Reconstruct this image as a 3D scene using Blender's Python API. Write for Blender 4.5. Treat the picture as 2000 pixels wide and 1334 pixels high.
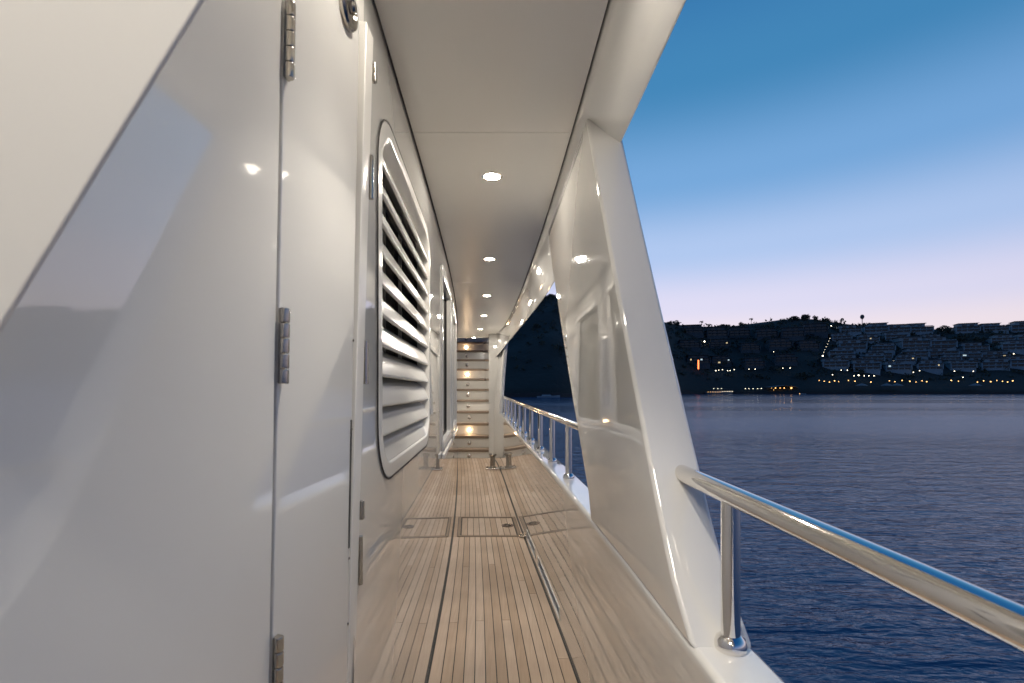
import bpy, bmesh, math, random
from mathutils import Vector, Matrix, Euler
random.seed(7)
R = math.radians
scene = bpy.context.scene
for o in list(bpy.data.objects): bpy.data.objects.remove(o, do_unlink=True)
COL = scene.collection

# ------------------------------------------------------------------ camera
F = 950.0                       # focal length in pixels of a 2000 px wide frame
HZ = 764.0                      # image row of the horizon
cam_d = bpy.data.cameras.new('camera')
cam = bpy.data.objects.new('camera', cam_d); COL.objects.link(cam)
cam.location = (0, 0, 0); cam.rotation_euler = (R(90), 0, 0)
cam_d.sensor_width = 36; cam_d.lens = F / 2000 * 36
cam_d.shift_y = (HZ - 667) / 2000
cam_d.clip_start = 0.02; cam_d.clip_end = 6000
scene.camera = cam
cam_d.dof.use_dof = True; cam_d.dof.focus_distance = 2.6; cam_d.dof.aperture_fstop = 7.1

# ------------------------------------------------------------------ sky
world = bpy.data.worlds.new('World'); scene.world = world; world.use_nodes = True
SUN_EL, SUN_AZ = -1.2, 12.0      # the sun has just gone behind the hills ahead
def build_world():
    nt = world.node_tree; nt.nodes.clear()
    N = nt.nodes.new; L = nt.links.new
    out = N('ShaderNodeOutputWorld'); bg = N('ShaderNodeBackground')
    sky = N('ShaderNodeTexSky'); sky.sky_type = 'NISHITA'; sky.sun_disc = False
    sky.sun_elevation = R(SUN_EL); sky.sun_rotation = R(SUN_AZ)
    sky.altitude = 0; sky.air_density = 1.0; sky.dust_density = 0.6; sky.ozone_density = 4.0
    # dusk air: elevation gradient of the twilight arch, a little stronger towards the sunken sun
    tc = N('ShaderNodeTexCoord'); sep = N('ShaderNodeSeparateXYZ'); L(tc.outputs['Generated'], sep.inputs[0])
    ab = N('ShaderNodeMath'); ab.operation = 'ABSOLUTE'; L(sep.outputs['Z'], ab.inputs[0])
    ramp = N('ShaderNodeValToRGB'); L(ab.outputs[0], ramp.inputs[0])
    cr = ramp.color_ramp; cr.interpolation = 'EASE'
    stops = [(0.0, (.83,.69,.72)), (.10, (.84,.73,.78)), (.16, (.69,.67,.83)), (.26, (.41,.545,.80)),
             (.38, (.175,.375,.66)), (.52, (.055,.235,.46)), (.72, (.02,.14,.37)), (1.0, (.012,.09,.27))]
    while len(cr.elements) < len(stops): cr.elements.new(0.5)
    for e, (p, c) in zip(cr.elements, stops): e.position = p; e.color = (*c, 1)
    dot = N('ShaderNodeVectorMath'); dot.operation = 'DOT_PRODUCT'
    L(tc.outputs['Generated'], dot.inputs[0]); dot.inputs[1].default_value = (math.sin(R(SUN_AZ)), math.cos(R(SUN_AZ)), 0)
    mr = N('ShaderNodeMapRange'); L(dot.outputs['Value'], mr.inputs[0])
    mr.inputs[1].default_value = -1; mr.inputs[2].default_value = 1
    mr.inputs[3].default_value = 0; mr.inputs[4].default_value = 1
    tint = N('ShaderNodeMix'); tint.data_type = 'RGBA'; L(mr.outputs[0], tint.inputs[0])   # blue earth shadow opposite the sunset
    tint.inputs[6].default_value = (.20, .33, .52, 1); tint.inputs[7].default_value = (1.07, 1.05, 1.03, 1)
    sc = N('ShaderNodeVectorMath'); sc.operation = 'MULTIPLY'
    L(ramp.outputs['Color'], sc.inputs[0]); L(tint.outputs[2], sc.inputs[1])
    add = N('ShaderNodeMix'); add.data_type = 'RGBA'; add.blend_type = 'ADD'; add.inputs[0].default_value = .10
    L(sc.outputs[0], add.inputs[6]); L(sky.outputs[0], add.inputs[7])
    L(add.outputs[2], bg.inputs[0]); bg.inputs[1].default_value = 1.0
    L(bg.outputs[0], out.inputs[0])
build_world()
sun_d = bpy.data.lights.new('sun', 'SUN'); sun = bpy.data.objects.new('sun', sun_d); COL.objects.link(sun)
sun_d.energy = 0.02; sun_d.angle = R(60); sun_d.color = (1, .72, .66)
sun.rotation_euler = (R(84), 0, R(180 - SUN_AZ))
LAMP_W = 45.0; BULB_W = 12.5; FLOOD_W = 60.0
cy = scene.cycles; cy.max_bounces = 8; cy.diffuse_bounces = 4; cy.glossy_bounces = 4; cy.transmission_bounces = 2; cy.volume_bounces = 0
vs = scene.view_settings
vs.view_transform = 'Standard'; vs.look = 'None'; vs.exposure = 0.0; vs.gamma = 1; vs.use_curve_mapping = False

# ------------------------------------------------------------------ helpers
def px(x, y, Y):
    return Vector(((x - 1000) / F * Y, Y, (HZ - y) / F * Y))

def curve(pts):
    xs = [p[0] for p in pts]; ys = [p[1] for p in pts]; n = len(xs)
    d = [(ys[i+1] - ys[i]) / (xs[i+1] - xs[i]) for i in range(n-1)]
    m = [d[0]] + [(d[i-1] + d[i]) / 2 if d[i-1] * d[i] > 0 else 0 for i in range(1, n-1)] + [d[-1]]
    def f(x):
        if x <= xs[0]: return ys[0] + m[0] * (x - xs[0])
        if x >= xs[-1]: return ys[-1] + m[-1] * (x - xs[-1])
        i = 0
        while x > xs[i+1]: i += 1
        h = xs[i+1] - xs[i]; t = (x - xs[i]) / h
        return ((2*t**3 - 3*t**2 + 1) * ys[i] + (t**3 - 2*t**2 + t) * h * m[i]
                + (-2*t**3 + 3*t**2) * ys[i+1] + (t**3 - t**2) * h * m[i+1])
    return f

def frange(a, b, s):
    n = max(1, int(round((b - a) / s)))
    return [a + (b - a) * i / n for i in range(n + 1)]

class MB:
    def __init__(s): s.v = []; s.f = []
    def add(s, vs, fs):
        o = len(s.v); s.v += [tuple(v) for v in vs]; s.f += [tuple(i + o for i in f) for f in fs]; return s
    def box(s, lo, hi, M=None):
        x0, y0, z0 = lo; x1, y1, z1 = hi
        v = [Vector(p) for p in ((x0,y0,z0),(x1,y0,z0),(x1,y1,z0),(x0,y1,z0),(x0,y0,z1),(x1,y0,z1),(x1,y1,z1),(x0,y1,z1))]
        if M: v = [M @ p for p in v]
        return s.add(v, [(3,2,1,0),(4,5,6,7),(0,1,5,4),(1,2,6,5),(2,3,7,6),(3,0,4,7)])
    def loft(s, loops, closed=True, caps=True):
        n = len(loops[0]); v = [p for l in loops for p in l]; f = []
        for i in range(len(loops) - 1):
            for j in range(n if closed else n - 1):
                k = (j + 1) % n
                f.append((i*n + j, i*n + k, (i+1)*n + k, (i+1)*n + j))
        if caps and closed:
            f.append(tuple(range(n))[::-1]); f.append(tuple((len(loops)-1)*n + j for j in range(n)))
        return s.add(v, f)
    def tube(s, path, r, n=16, caps=True):
        path = [Vector(p) for p in path]; loops = []
        rr = r if hasattr(r, '__len__') else [r] * len(path)
        for i, p in enumerate(path):
            t = (path[min(i+1, len(path)-1)] - path[max(i-1, 0)]).normalized()
            up = Vector((0,0,1)) if abs(t.z) < .95 else Vector((0,1,0))
            a = t.cross(up).normalized(); b = a.cross(t).normalized()
            loops.append([p + (a * math.cos(q) + b * math.sin(q)) * rr[i] for q in [2*math.pi*k/n for k in range(n)]])
        return s.loft(loops, True, caps)
    def lathe(s, prof, n=24, M=None):
        loops = []
        for r, z in prof:
            l = [Vector((r*math.cos(2*math.pi*k/n), r*math.sin(2*math.pi*k/n), z)) for k in range(n)]
            loops.append([M @ p for p in l] if M else l)
        return s.loft(loops)
    def build(s, name, mat, parent=None, smooth=False, bevel=0, seg=2, recalc=True, angle=35, M=None):
        me = bpy.data.meshes.new(name)
        me.from_pydata([tuple(M @ Vector(v)) for v in s.v] if M else s.v, [], s.f); me.update()
        if recalc:
            bm = bmesh.new(); bm.from_mesh(me); bmesh.ops.recalc_face_normals(bm, faces=bm.faces); bm.to_mesh(me); bm.free()
        if mat: me.materials.append(mat)
        o = bpy.data.objects.new(name, me); COL.objects.link(o)
        if parent: o.parent = parent
        if bevel:
            b = o.modifiers.new('bevel', 'BEVEL'); b.width = bevel; b.segments = seg; b.limit_method = 'ANGLE'; b.angle_limit = R(30)
            b.harden_normals = False
        if smooth or bevel:
            me.polygons.foreach_set('use_smooth', [True] * len(me.polygons))
            bm = bmesh.new(); bm.from_mesh(me)
            for e in bm.edges:
                if len(e.link_faces) == 2 and e.calc_face_angle(0) > R(angle): e.smooth = bool(bevel)
            bm.to_mesh(me); bm.free()
            w = o.modifiers.new('normals', 'WEIGHTED_NORMAL'); w.keep_sharp = True; w.mode = 'FACE_AREA'
        return o

def empty(name, loc=(0,0,0), rz=0):
    o = bpy.data.objects.new(name, None); COL.objects.link(o); o.location = loc; o.rotation_euler = (0,0,rz)
    o.empty_display_size = .1
    return o
def tag(o, label, cat, group=None):
    o['label'] = label; o['category'] = cat
    if group: o['group'] = group
    return o
def struct(o, label=None, cat=None):
    o['kind'] = 'structure'
    if label: o['label'] = label
    if cat: o['category'] = cat
    return o
def copy_tree(o, parent=None):
    c = o.copy(); COL.objects.link(c); c.parent = parent
    for ch in o.children: copy_tree(ch, c)
    return c

# ------------------------------------------------------------------ materials
def mat(name, col, rough=.5, metal=0, ior=1.5, bump=None, emit=None, var=None, coat=0, rv=0):
    m = bpy.data.materials.new(name); m.use_nodes = True
    nt = m.node_tree; b = nt.nodes['Principled BSDF']
    b.inputs['Base Color'].default_value = (*col, 1); b.inputs['Roughness'].default_value = rough
    b.inputs['Metallic'].default_value = metal; b.inputs['IOR'].default_value = ior
    b.inputs['Coat Weight'].default_value = coat; b.inputs['Coat Roughness'].default_value = .012; b.inputs['Coat IOR'].default_value = 1.6
    N = nt.nodes.new; L = nt.links.new
    tc = N('ShaderNodeTexCoord')
    if emit:
        b.inputs['Emission Color'].default_value = (*emit[0], 1); b.inputs['Emission Strength'].default_value = emit[1]
    if var:       # (scale, other colour)
        n = N('ShaderNodeTexNoise'); n.inputs['Scale'].default_value = var[0]; n.inputs['Detail'].default_value = 5
        L(tc.outputs['Object'], n.inputs['Vector'])
        mx = N('ShaderNodeMix'); mx.data_type = 'RGBA'; mx.inputs[6].default_value = (*col, 1); mx.inputs[7].default_value = (*var[1], 1)
        L(n.outputs[0], mx.inputs[0]); L(mx.outputs[2], b.inputs['Base Color'])
    if rv:
        n = N('ShaderNodeTexNoise'); n.inputs['Scale'].default_value = 9; n.inputs['Detail'].default_value = 6
        L(tc.outputs['Object'], n.inputs['Vector'])
        mr = N('ShaderNodeMapRange'); L(n.outputs[0], mr.inputs[0]); mr.inputs[1].default_value = .3; mr.inputs[2].default_value = .75
        mr.inputs[3].default_value = rough; mr.inputs[4].default_value = rough + rv; L(mr.outputs[0], b.inputs['Roughness'])
    if bump:      # list of (scale, distance, detail)
        prev = None
        for sc, dist, det in bump:
            n = N('ShaderNodeTexNoise'); n.inputs['Scale'].default_value = sc; n.inputs['Detail'].default_value = det
            L(tc.outputs['Object'], n.inputs['Vector'])
            bp = N('ShaderNodeBump'); bp.inputs['Strength'].default_value = 1; bp.inputs['Distance'].default_value = dist
            L(n.outputs[0], bp.inputs['Height'])
            if prev: L(prev.outputs[0], bp.inputs['Normal'])
            prev = bp
        L(prev.outputs[0], b.inputs['Normal'])
        if coat: L(prev.outputs[0], b.inputs['Coat Normal'])
    return m

WHITE = (.64, .628, .60)
M_gel = mat('white_gelcoat', WHITE, .025, ior=1.5, coat=1, bump=[(2.2, .00005, 1), (20, .00004, 2)], rv=.03)
M_gelw = mat('white_gelcoat_wavy', WHITE, .025, ior=1.5, coat=1, bump=[(2.0, .0001, 1), (16, .00009, 2)], rv=.03)
M_door = mat('white_door_paint', WHITE, .05, ior=1.5, coat=1, bump=[(1.6, .0005, 1), (17, .00006, 2)], rv=.07)
M_ceil = mat('ceiling_satin_white', (.80, .785, .75), .27, bump=[(60, .00012, 2)])
M_trim = mat('white_trim', (.66, .64, .60), .2, bump=[(5, .0006, 1)])
M_black = mat('black_caulk', (.018, .017, .016), .6, bump=[(180, .0006, 3)])
M_seam = mat('dark_joint', (.05, .045, .04), .7, bump=[(90, .0005, 2)])
M_cav = mat('cavity_shade', (.05, .047, .042), .8, bump=[(30, .001, 2)])  # dark colour standing in for shade inside openings
M_chrome = mat('polished_steel', (.80, .77, .73), .05, metal=1, bump=[(3, .0004, 1)], rv=.04)
M_steel = mat('worn_steel', (.40, .37, .33), .13, metal=1, bump=[(70, .0004, 3)], rv=.15)
M_glass = mat('tinted_glass', (.012, .014, .016), .02, ior=1.52, bump=[(1.2, .0006, 1)])
M_slat = mat('slat_white', (.70, .685, .65), .22, bump=[(4, .0008, 1)])
M_lens = mat('lamp_lens', (.9, .9, .9), .3, emit=((1, .88, .70), 70))
M_rlens = mat('step_lamp_lens', (.9, .85, .8), .3, emit=((1, .66, .36), 60))
M_dome = mat('step_lamp_dome', (.75, .72, .68), .12, metal=.6)

def teak_mat(name, dark=1.0):
    m = bpy.data.materials.new(name); m.use_nodes = True
    nt = m.node_tree; b = nt.nodes['Principled BSDF']; N = nt.nodes.new; L = nt.links.new
    tc = N('ShaderNodeTexCoord'); oi = N('ShaderNodeObjectInfo')
    mp = N('ShaderNodeMapping'); mp.inputs['Scale'].default_value = (90, 3.2, 90); L(tc.outputs['Object'], mp.inputs[0])
    off = N('ShaderNodeVectorMath'); off.operation = 'SCALE'; L(oi.outputs['Random'], off.inputs['Scale']); off.inputs[0].default_value = (37, 91, 13)
    L(off.outputs[0], mp.inputs['Location'])
    g = N('ShaderNodeTexNoise'); g.inputs['Scale'].default_value = 1; g.inputs['Detail'].default_value = 7; g.inputs['Roughness'].default_value = .65
    L(mp.outputs[0], g.inputs['Vector'])
    blot = N('ShaderNodeTexNoise'); blot.inputs['Scale'].default_value = 3; blot.inputs['Detail'].default_value = 4
    L(tc.outputs['Object'], blot.inputs['Vector'])
    r = N('ShaderNodeValToRGB'); L(g.outputs[0], r.inputs[0])
    e = r.color_ramp.elements
    e[0].position = .28; e[0].color = (.39*dark, .275*dark, .188*dark, 1); e[1].position = .72; e[1].color = (.475*dark, .352*dark, .25*dark, 1)
    hsv = N('ShaderNodeHueSaturation'); L(r.outputs[0], hsv.inputs['Color'])
    mv = N('ShaderNodeMapRange'); L(oi.outputs['Random'], mv.inputs[0]); mv.inputs[3].default_value = .86; mv.inputs[4].default_value = 1.13
    mb = N('ShaderNodeMapRange'); L(blot.outputs[0], mb.inputs[0]); mb.inputs[1].default_value = .3; mb.inputs[2].default_value = .7; mb.inputs[3].default_value = .84; mb.inputs[4].default_value = 1.08
    mm = N('ShaderNodeMath'); mm.operation = 'MULTIPLY'; L(mv.outputs[0], mm.inputs[0]); L(mb.outputs[0], mm.inputs[1])
    L(mm.outputs[0], hsv.inputs['Value'])
    ms = N('ShaderNodeMapRange'); L(oi.outputs['Random'], ms.inputs[0]); ms.inputs[3].default_value = 1.0; ms.inputs[4].default_value = .78
    L(ms.outputs[0], hsv.inputs['Saturation'])
    L(hsv.outputs[0], b.inputs['Base Color'])
    b.inputs['Roughness'].default_value = .55
    bp = N('ShaderNodeBump'); bp.inputs['Distance'].default_value = .0006; bp.inputs['Strength'].default_value = .6
    L(g.outputs[0], bp.inputs['Height']); L(bp.outputs[0], b.inputs['Normal'])
    return m
M_teak = teak_mat('teak'); M_teakd = teak_mat('teak_varnished', .6)

def water_mat():
    m = bpy.data.materials.new('sea_water'); m.use_nodes = True
    nt = m.node_tree; b = nt.nodes['Principled BSDF']; N = nt.nodes.new; L = nt.links.new
    b.inputs['Base Color'].default_value = (.028, .088, .175, 1); b.inputs['Roughness'].default_value = .11
    b.inputs['IOR'].default_value = 1.333
    tc = N('ShaderNodeTexCoord'); prev = None
    wm = N('ShaderNodeMapping'); wm.inputs['Scale'].default_value = (.006, .03, 1); L(tc.outputs['Object'], wm.inputs[0])
    wn = N('ShaderNodeTexNoise'); wn.inputs['Scale'].default_value = 1; wn.inputs['Detail'].default_value = 4; L(wm.outputs[0], wn.inputs['Vector'])
    wr = N('ShaderNodeMapRange'); L(wn.outputs[0], wr.inputs[0]); wr.inputs[1].default_value = .35; wr.inputs[2].default_value = .68
    wr.inputs[3].default_value = .05; wr.inputs[4].default_value = .24; L(wr.outputs[0], b.inputs['Roughness'])
    for sc, st, dist, det, rot in (((.09, .22, 1), 1, .12, 3, 12), ((.6, 1.6, 1), 1, .11, 4, -9), ((3.0, 8, 1), 1, .034, 4, 17)):
        mp = N('ShaderNodeMapping'); mp.inputs['Scale'].default_value = sc; mp.inputs['Rotation'].default_value = (0, 0, R(rot))
        L(tc.outputs['Object'], mp.inputs[0])
        n = N('ShaderNodeTexNoise'); n.inputs['Scale'].default_value = 1; n.inputs['Detail'].default_value = det; n.inputs['Distortion'].default_value = .6
        L(mp.outputs[0], n.inputs['Vector'])
        bp = N('ShaderNodeBump'); bp.inputs['Distance'].default_value = dist; bp.inputs['Strength'].default_value = st
        L(n.outputs[0], bp.inputs['Height'])
        if prev: L(prev.outputs[0], bp.inputs['Normal'])
        prev = bp
    L(prev.outputs[0], b.inputs['Normal'])
    return m
M_water = water_mat()
M_hill = mat('scrub_hillside', (.016, .020, .016), .95, var=(.05, (.034, .036, .028)), bump=[(.3, .5, 4)])
M_leaf = mat('dark_foliage', (.026, .034, .020), .8, var=(.2, (.045, .05, .03)))
M_bark = mat('bark', (.05, .04, .03), .9, bump=[(6, .05, 3)])
M_plaster = mat('dusky_plaster', (.30, .36, .38), .9, var=(.15, (.20, .26, .28)), bump=[(1, .05, 3)])
M_plaster2 = mat('shaded_plaster', (.075, .09, .10), .9, var=(.15, (.05, .065, .075)), bump=[(1, .05, 3)])  # darker copy of the plaster, shade of the left slope put into the colour
M_roofc = mat('roof_slab', (.06, .07, .075), .9, bump=[(1, .05, 3)])
M_pane = mat('dark_window_pane', (.012, .014, .018), .15)
M_lit = mat('lit_window', (.5, .4, .25), .5, emit=((1, .78, .42), .7))
M_litc = mat('lit_window_cool', (.5, .5, .5), .5, emit=((.75, .95, 1), .7))
M_glow = mat('lamp_globe_warm', (1, .8, .5), .5, emit=((1, .52, .16), 4.5))
M_gloww = mat('lamp_globe_white', (1, .95, .85), .5, emit=((1, .86, .62), 6))
M_glowb = mat('lamp_globe_bright', (1, .95, .85), .5, emit=((1, .90, .70), 14))
M_glowr = mat('neon_red', (1, .3, .1), .5, emit=((1, .22, .06), 3))
M_pole = mat('lamp_pole', (.03, .03, .03), .6, bump=[(5, .01, 2)])
M_canvas = mat('canvas', (.22, .21, .20), .9, bump=[(3, .05, 3)])
M_quay = mat('quay_stone', (.03, .03, .03), .9, var=(.3, (.05, .048, .045)), bump=[(.8, .2, 4)])
M_boat = mat('boat_paint', (.16, .18, .20), .4, bump=[(1, .02, 2)])

# ------------------------------------------------------------------ curves of the ship
def fair(c):                            # a fair (smooth) ship's line as one polynomial of Y
    def f(y):
        r = 0.0
        for k in c: r = r * y + k
        return r
    return f
Xl = fair([5.396e-06, -6.248e-05, -3.807e-05, -0.00367, -0.03584, -0.2859])
Xd = fair([-4.833e-05, 0.000658, -0.001183, -0.01857, -0.002506, 0.3932])
Xc = fair([-3.719e-05, 0.000449, -0.0001922, -0.01538, -0.02647, 0.3749])
Xs = fair([-1.45e-05, 0.0001901, -0.0005423, -0.006964, -0.00566, 0.2505])
Zd = curve([(-4,-1.33),(0,-1.32),(2.2,-1.30),(4.2,-1.265),(6.8,-1.13),(7.9,-1.086),(9,-1.05)])
Zc = lambda Y: -.48 + .0262 * (Y - .958)
Xo = curve([(-4,.36),(0,.358),(1.5,.35),(2.72,.315),(3.55,.262),(4.85,.135),(5.67,.05),(6.8,-.09),(7.9,-.25),(8.6,-.35)])
Zh = curve([(-4,.79),(1.5,.79),(2.72,.745),(3.55,.715),(4.85,.69),(5.67,.675),(6.4,.65),(6.9,.625),(7.2,.60),(8.6,.54)])
ZC = .93
CAPW = .118
def Xin(Y, Z):                          # inner face of bulwark and pillars
    if Z <= Zc(Y):
        t = (Z - Zd(Y)) / (Zc(Y) - Zd(Y)); return Xd(Y) + (Xc(Y) - Xd(Y)) * t
    t = (Z - Zc(Y)) / (ZC - Zc(Y)); return Xc(Y) + (Xs(Y) + .02 - Xc(Y)) * t

# ------------------------------------------------------------------ sea and far shore (structure)
WZ = -3.0
mb = MB()
ring = [(-5000, -600), (5000, -600), (5000, 5200), (-5000, 5200)]
mb.add([(x, y, WZ) for x, y in ring], [(0,1,2,3)])
struct(mb.build('sea_water', M_water), 'dark blue rippled sea between the yacht and the shore')

SH = curve([(-2.2,150),(-1,190),(-.3,225),(.0,240),(.13,250),(.22,330),(.36,470),(.6,478),(1.05,478),(1.6,500),(2.4,560)])
RG = curve([(-2.2,330),(-1,330),(0,370),(.13,385),(.22,500),(.36,690),(.6,700),(1.05,700),(1.6,720),(2.4,760)])
RY = curve([(-2.2,720),(-1,700),(-.4,650),(-.1,612),(.03,588),(.09,578),(.13,592),(.22,612),(.33,632),(.42,638),(.5,632),(.58,623),(.63,624),(.7,634),(.85,640),(.9,647),(.96,642),(1.05,640),(1.3,655),(1.7,690),(2.4,735)])
def terr(t, v):
    Y = SH(t) + (RG(t) - SH(t)) * v
    zr = (HZ - RY(t)) / F * RG(t)
    g = min(v, 1) ** .92
    z = -1.0 + (zr + 1.0) * g - max(0, v - 1) * 25
    w = math.sin(t * 61 + v * 9) * .8 + math.sin(t * 23 - v * 17) * 1.3
    return Vector((t * Y, Y, z + w * min(1, v * 4) * (1 if v < .97 else .4)))
def terr_at(x, y):                     # ground point seen at an image place
    t = (x - 1000) / F; lo, hi = 0.0, 1.0
    for _ in range(30):
        v = (lo + hi) / 2; p = terr(t, v)
        if HZ - F * p.z / p.y > y: lo = v
        else: hi = v
    return terr(t, lo)
mb = MB()
ts = frange(-2.2, 2.4, .02); vv = [-.001, 0, .03] + frange(.08, 1.0, .05) + [1.15, 1.6]
grid = []
for t in ts:
    row = []
    for v in vv:
        p = terr(t, max(v, 0))
        if v < 0: p.z = WZ - 2
        row.append(p)
    grid.append(row)
nv = len(vv)
mb.add([p for r in grid for p in r], [(i*nv+j, (i+1)*nv+j, (i+1)*nv+j+1, i*nv+j+1) for i in range(len(ts)-1) for j in range(nv-1)])
struct(mb.build('hillside', M_hill, smooth=True, angle=80), 'dark hillside rising behind the far shore')
mb = MB()
for i in range(len(ts) - 1):
    if ts[i] < -1: continue
    a, b = terr(ts[i], 0), terr(ts[i+1], 0)
    lo = [a + Vector((0,-5,WZ-1-a.z)), b + Vector((0,-5,WZ-1-b.z)), b + Vector((0,2,WZ-1-b.z)), a + Vector((0,2,WZ-1-a.z))]
    if i % 2 == 0 or True:
        h = .35 + .12 * ((i * 7) % 5)
        mb.add(lo + [p + Vector((0,0,1 + 1.6 + h)) for p in lo], [(0,1,5,4),(1,2,6,5),(2,3,7,6),(3,0,4,7),(4,5,6,7)])
struct(mb.build('quay', M_quay), 'low dark stone quay along the far shore')

# ------------------------------------------------------------------ deck
deck_end = 7.9
ys = frange(-4, deck_end + .1, .3)
mb = MB()
mb.loft([[(Xl(y) - .03, y, Zd(y) - .05), (Xd(y) + .03, y, Zd(y) - .05), (Xd(y) + .03, y, Zd(y) - .0045), (Xl(y) - .03, y, Zd(y) - .0045)] for y in ys])
deck = struct(mb.build('deck', M_black), 'teak planked side deck with dark caulked seams', None)
NPL = 13
HY0, HY1 = 4.22, 4.80                   # hatch
def plank(u0, u1, y0, y1, g=.0023, m=None, name='plank'):
    mb = MB(); loops = []
    for y in frange(y0 + .0012, y1 - .0012, .25):
        a = Xl(y) + .007; w = Xd(y) - .007 - a; z = Zd(y)
        xa, xb = a + w*u0 + g, a + w*u1 - g
        loops.append([(xa, y, z - .006), (xb, y, z - .006), (xb, y, z), (xa, y, z)])
    mb.loft(loops)
    return mb.build(name, m or M_teak, deck)
ue = [0] + [.085 + (1 - .17) * i / (NPL - 2) for i in range(NPL - 1)] + [1]
fixed = {1: [2.72], 4: [2.74], 7: [2.75], 11: [3.1], 2: [3.55], 5: [1.7], 9: [3.9], 0: [1.2], 3: [1.95], 6: [3.6], 8: [1.5], 10: [3.3], 12: [2.36]}
for i in range(NPL):
    cuts = [-4.0, -1.5 + .37 * (i * 5 % 7) - 1] + fixed[i] + [HY0]
    for a, b in zip(cuts[:-1], cuts[1:]): plank(ue[i], ue[i+1], a, b)
    c2 = [HY1, 5.6 + .31 * (i * 3 % 7), deck_end]
    for a, b in zip(c2[:-1], c2[1:]): plank(ue[i], ue[i+1], a, b)
# the pieces of deck that frame the hatch left and right
plank(0, .055, HY0, HY1); plank(.975, 1, HY0, HY1)
def du(u, y, z=0): a = Xl(y) + .007; return Vector((a + (Xd(y) - .007 - a) * u, y, Zd(y) + z))
hatch = empty('deck_hatch', du(.5, HY0)); IM = Matrix.Translation(-hatch.location)
mb = MB()
for a, b, c, d in (((.06,HY0+.004),(.97,HY0+.004),(.97,HY0+.03),(.06,HY0+.03)), ((.06,HY1-.03),(.97,HY1-.03),(.97,HY1-.004),(.06,HY1-.004)),
                   ((.06,HY0+.031),(.10,HY0+.031),(.10,HY1-.031),(.06,HY1-.031)), ((.93,HY0+.031),(.97,HY0+.031),(.97,HY1-.031),(.93,HY1-.031))):
    q = [du(*a), du(*b), du(*c), du(*d)]
    mb.add([p + Vector((0,0,-.02)) for p in q] + [p + Vector((0,0,.003)) for p in q], [(3,2,1,0),(4,5,6,7),(0,1,5,4),(1,2,6,5),(2,3,7,6),(3,0,4,7)])
mb.build('hatch_frame', M_teakd, hatch, M=IM)
for i in range(9):
    ua, ub = .115 + i * (.80 / 9) + .004, .115 + (i + 1) * (.80 / 9) - .004
    q = [du(ua, HY0+.045), du(ub, HY0+.045), du(ub, HY1-.045), du(ua, HY1-.045)]
    MB().add([p + Vector((0,0,-.02)) for p in q] + [p + Vector((0,0,.001)) for p in q], [(3,2,1,0),(4,5,6,7),(0,1,5,4),(1,2,6,5),(2,3,7,6),(3,0,4,7)]).build('hatch_plank', M_teak, hatch, M=IM)
pl = du(.82, (HY0 + HY1) / 2 + .02, .001) - hatch.location
pr = MB().lathe([(0,0),(.058,0),(.058,.003),(.05,.004),(.046,.002),(0,.002)], 28, Matrix.Translation(pl)).build('pull_plate', mat('bronze_plate', (.10,.055,.04), .4, metal=.6, bump=[(90,.001,3)]), hatch, smooth=True)
MB().tube([pl + Vector((.03*math.cos(q), .03*math.sin(q), .005)) for q in [math.pi*2*k/16 for k in range(17)]], .004, 8).build('pull_ring', M_steel, pr, smooth=True)
cn = du(.985, HY0 - .01, .004) - hatch.location
MB().box(cn + Vector((-.03,-.03,0)), cn + Vector((.03,.04,.018))).build('hatch_hinge', M_steel, hatch, bevel=.005)
tag(hatch, 'teak deck hatch with dark outline and round pull set in the walkway', 'hatch')

# ------------------------------------------------------------------ cabin wall (with openings)
LV = (1.245, 2.25, -.20, .695)           # louvre opening: Y0 Y1 Z0 Z1
WN = [(2.98, 3.86), (4.22, 5.30)]        # windows
WZ0, WZ1 = -.33, .74
st = sorted(set([1.0, 1.2, LV[0], 1.6, 1.85, 2.1, LV[1], 2.5, 2.75] + [y for w in WN for y in w] + [round(y, 3) for y in frange(1.0, 10.6, .1) if all(abs(y - q) > .03 for q in list(LV[:2]) + [v for w in WN for v in w])]))
rows = ['b', -1.0, -.6, WZ0, LV[2], .2, LV[3], WZ1, 't']
def rowz(r, y): return Zd(y) - .03 if r == 'b' else (1.02 if y < 8.0 else 2.0) if r == 't' else r
mb = MB(); n = len(rows); V = [(Xl(y), y, rowz(r, y)) for y in st for r in rows]; Fc = []
for i in range(len(st) - 1):
    for j in range(n - 1):
        y0, y1 = st[i], st[i+1]; z0, z1 = rowz(rows[j], y0), rowz(rows[j+1], y0)
        ym, zm = (y0 + y1) / 2, (z0 + z1) / 2
        if LV[0] < ym < LV[1] and LV[2] < zm < LV[3]: continue
        if any(a < ym < b for a, b in WN) and WZ0 < zm < WZ1: continue
        Fc.append((i*n+j, (i+1)*n+j, (i+1)*n+j+1, i*n+j+1))
mb.add(V, Fc); mb.add([(x - .05, y, z) for x, y, z in V], [f[::-1] for f in Fc])
cabin = mb.build('cabin_wall', M_gel, smooth=True, recalc=False, angle=60)
struct(cabin, 'glossy white cabin side wall along the walkway')
# aft stretch of the wall, beside the camera
def XA(z): return -.3157 + .0187 * z
SEAM = .65
mb = MB()
ya = frange(-3.2, SEAM - .0025, .4)
mb.loft([[(XA(Zd(0)) - .05, y, Zd(y) - .03), (XA(Zd(0)), y, Zd(y) - .03), (XA(1.0), y, 1.0), (XA(1.0) - .05, y, 1.0)] for y in ya])
mb.build('aft_panel', M_door, cabin, bevel=.002)
mb = MB().box((-.42, SEAM, -1.35), (-.365, 1.06, 1.0)); mb.build('door_recess', M_trim, cabin)
MB().box((-.42, SEAM, .762), (-.322, 1.06, 1.0)).build('door_head', M_trim, cabin, bevel=.004)

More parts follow.
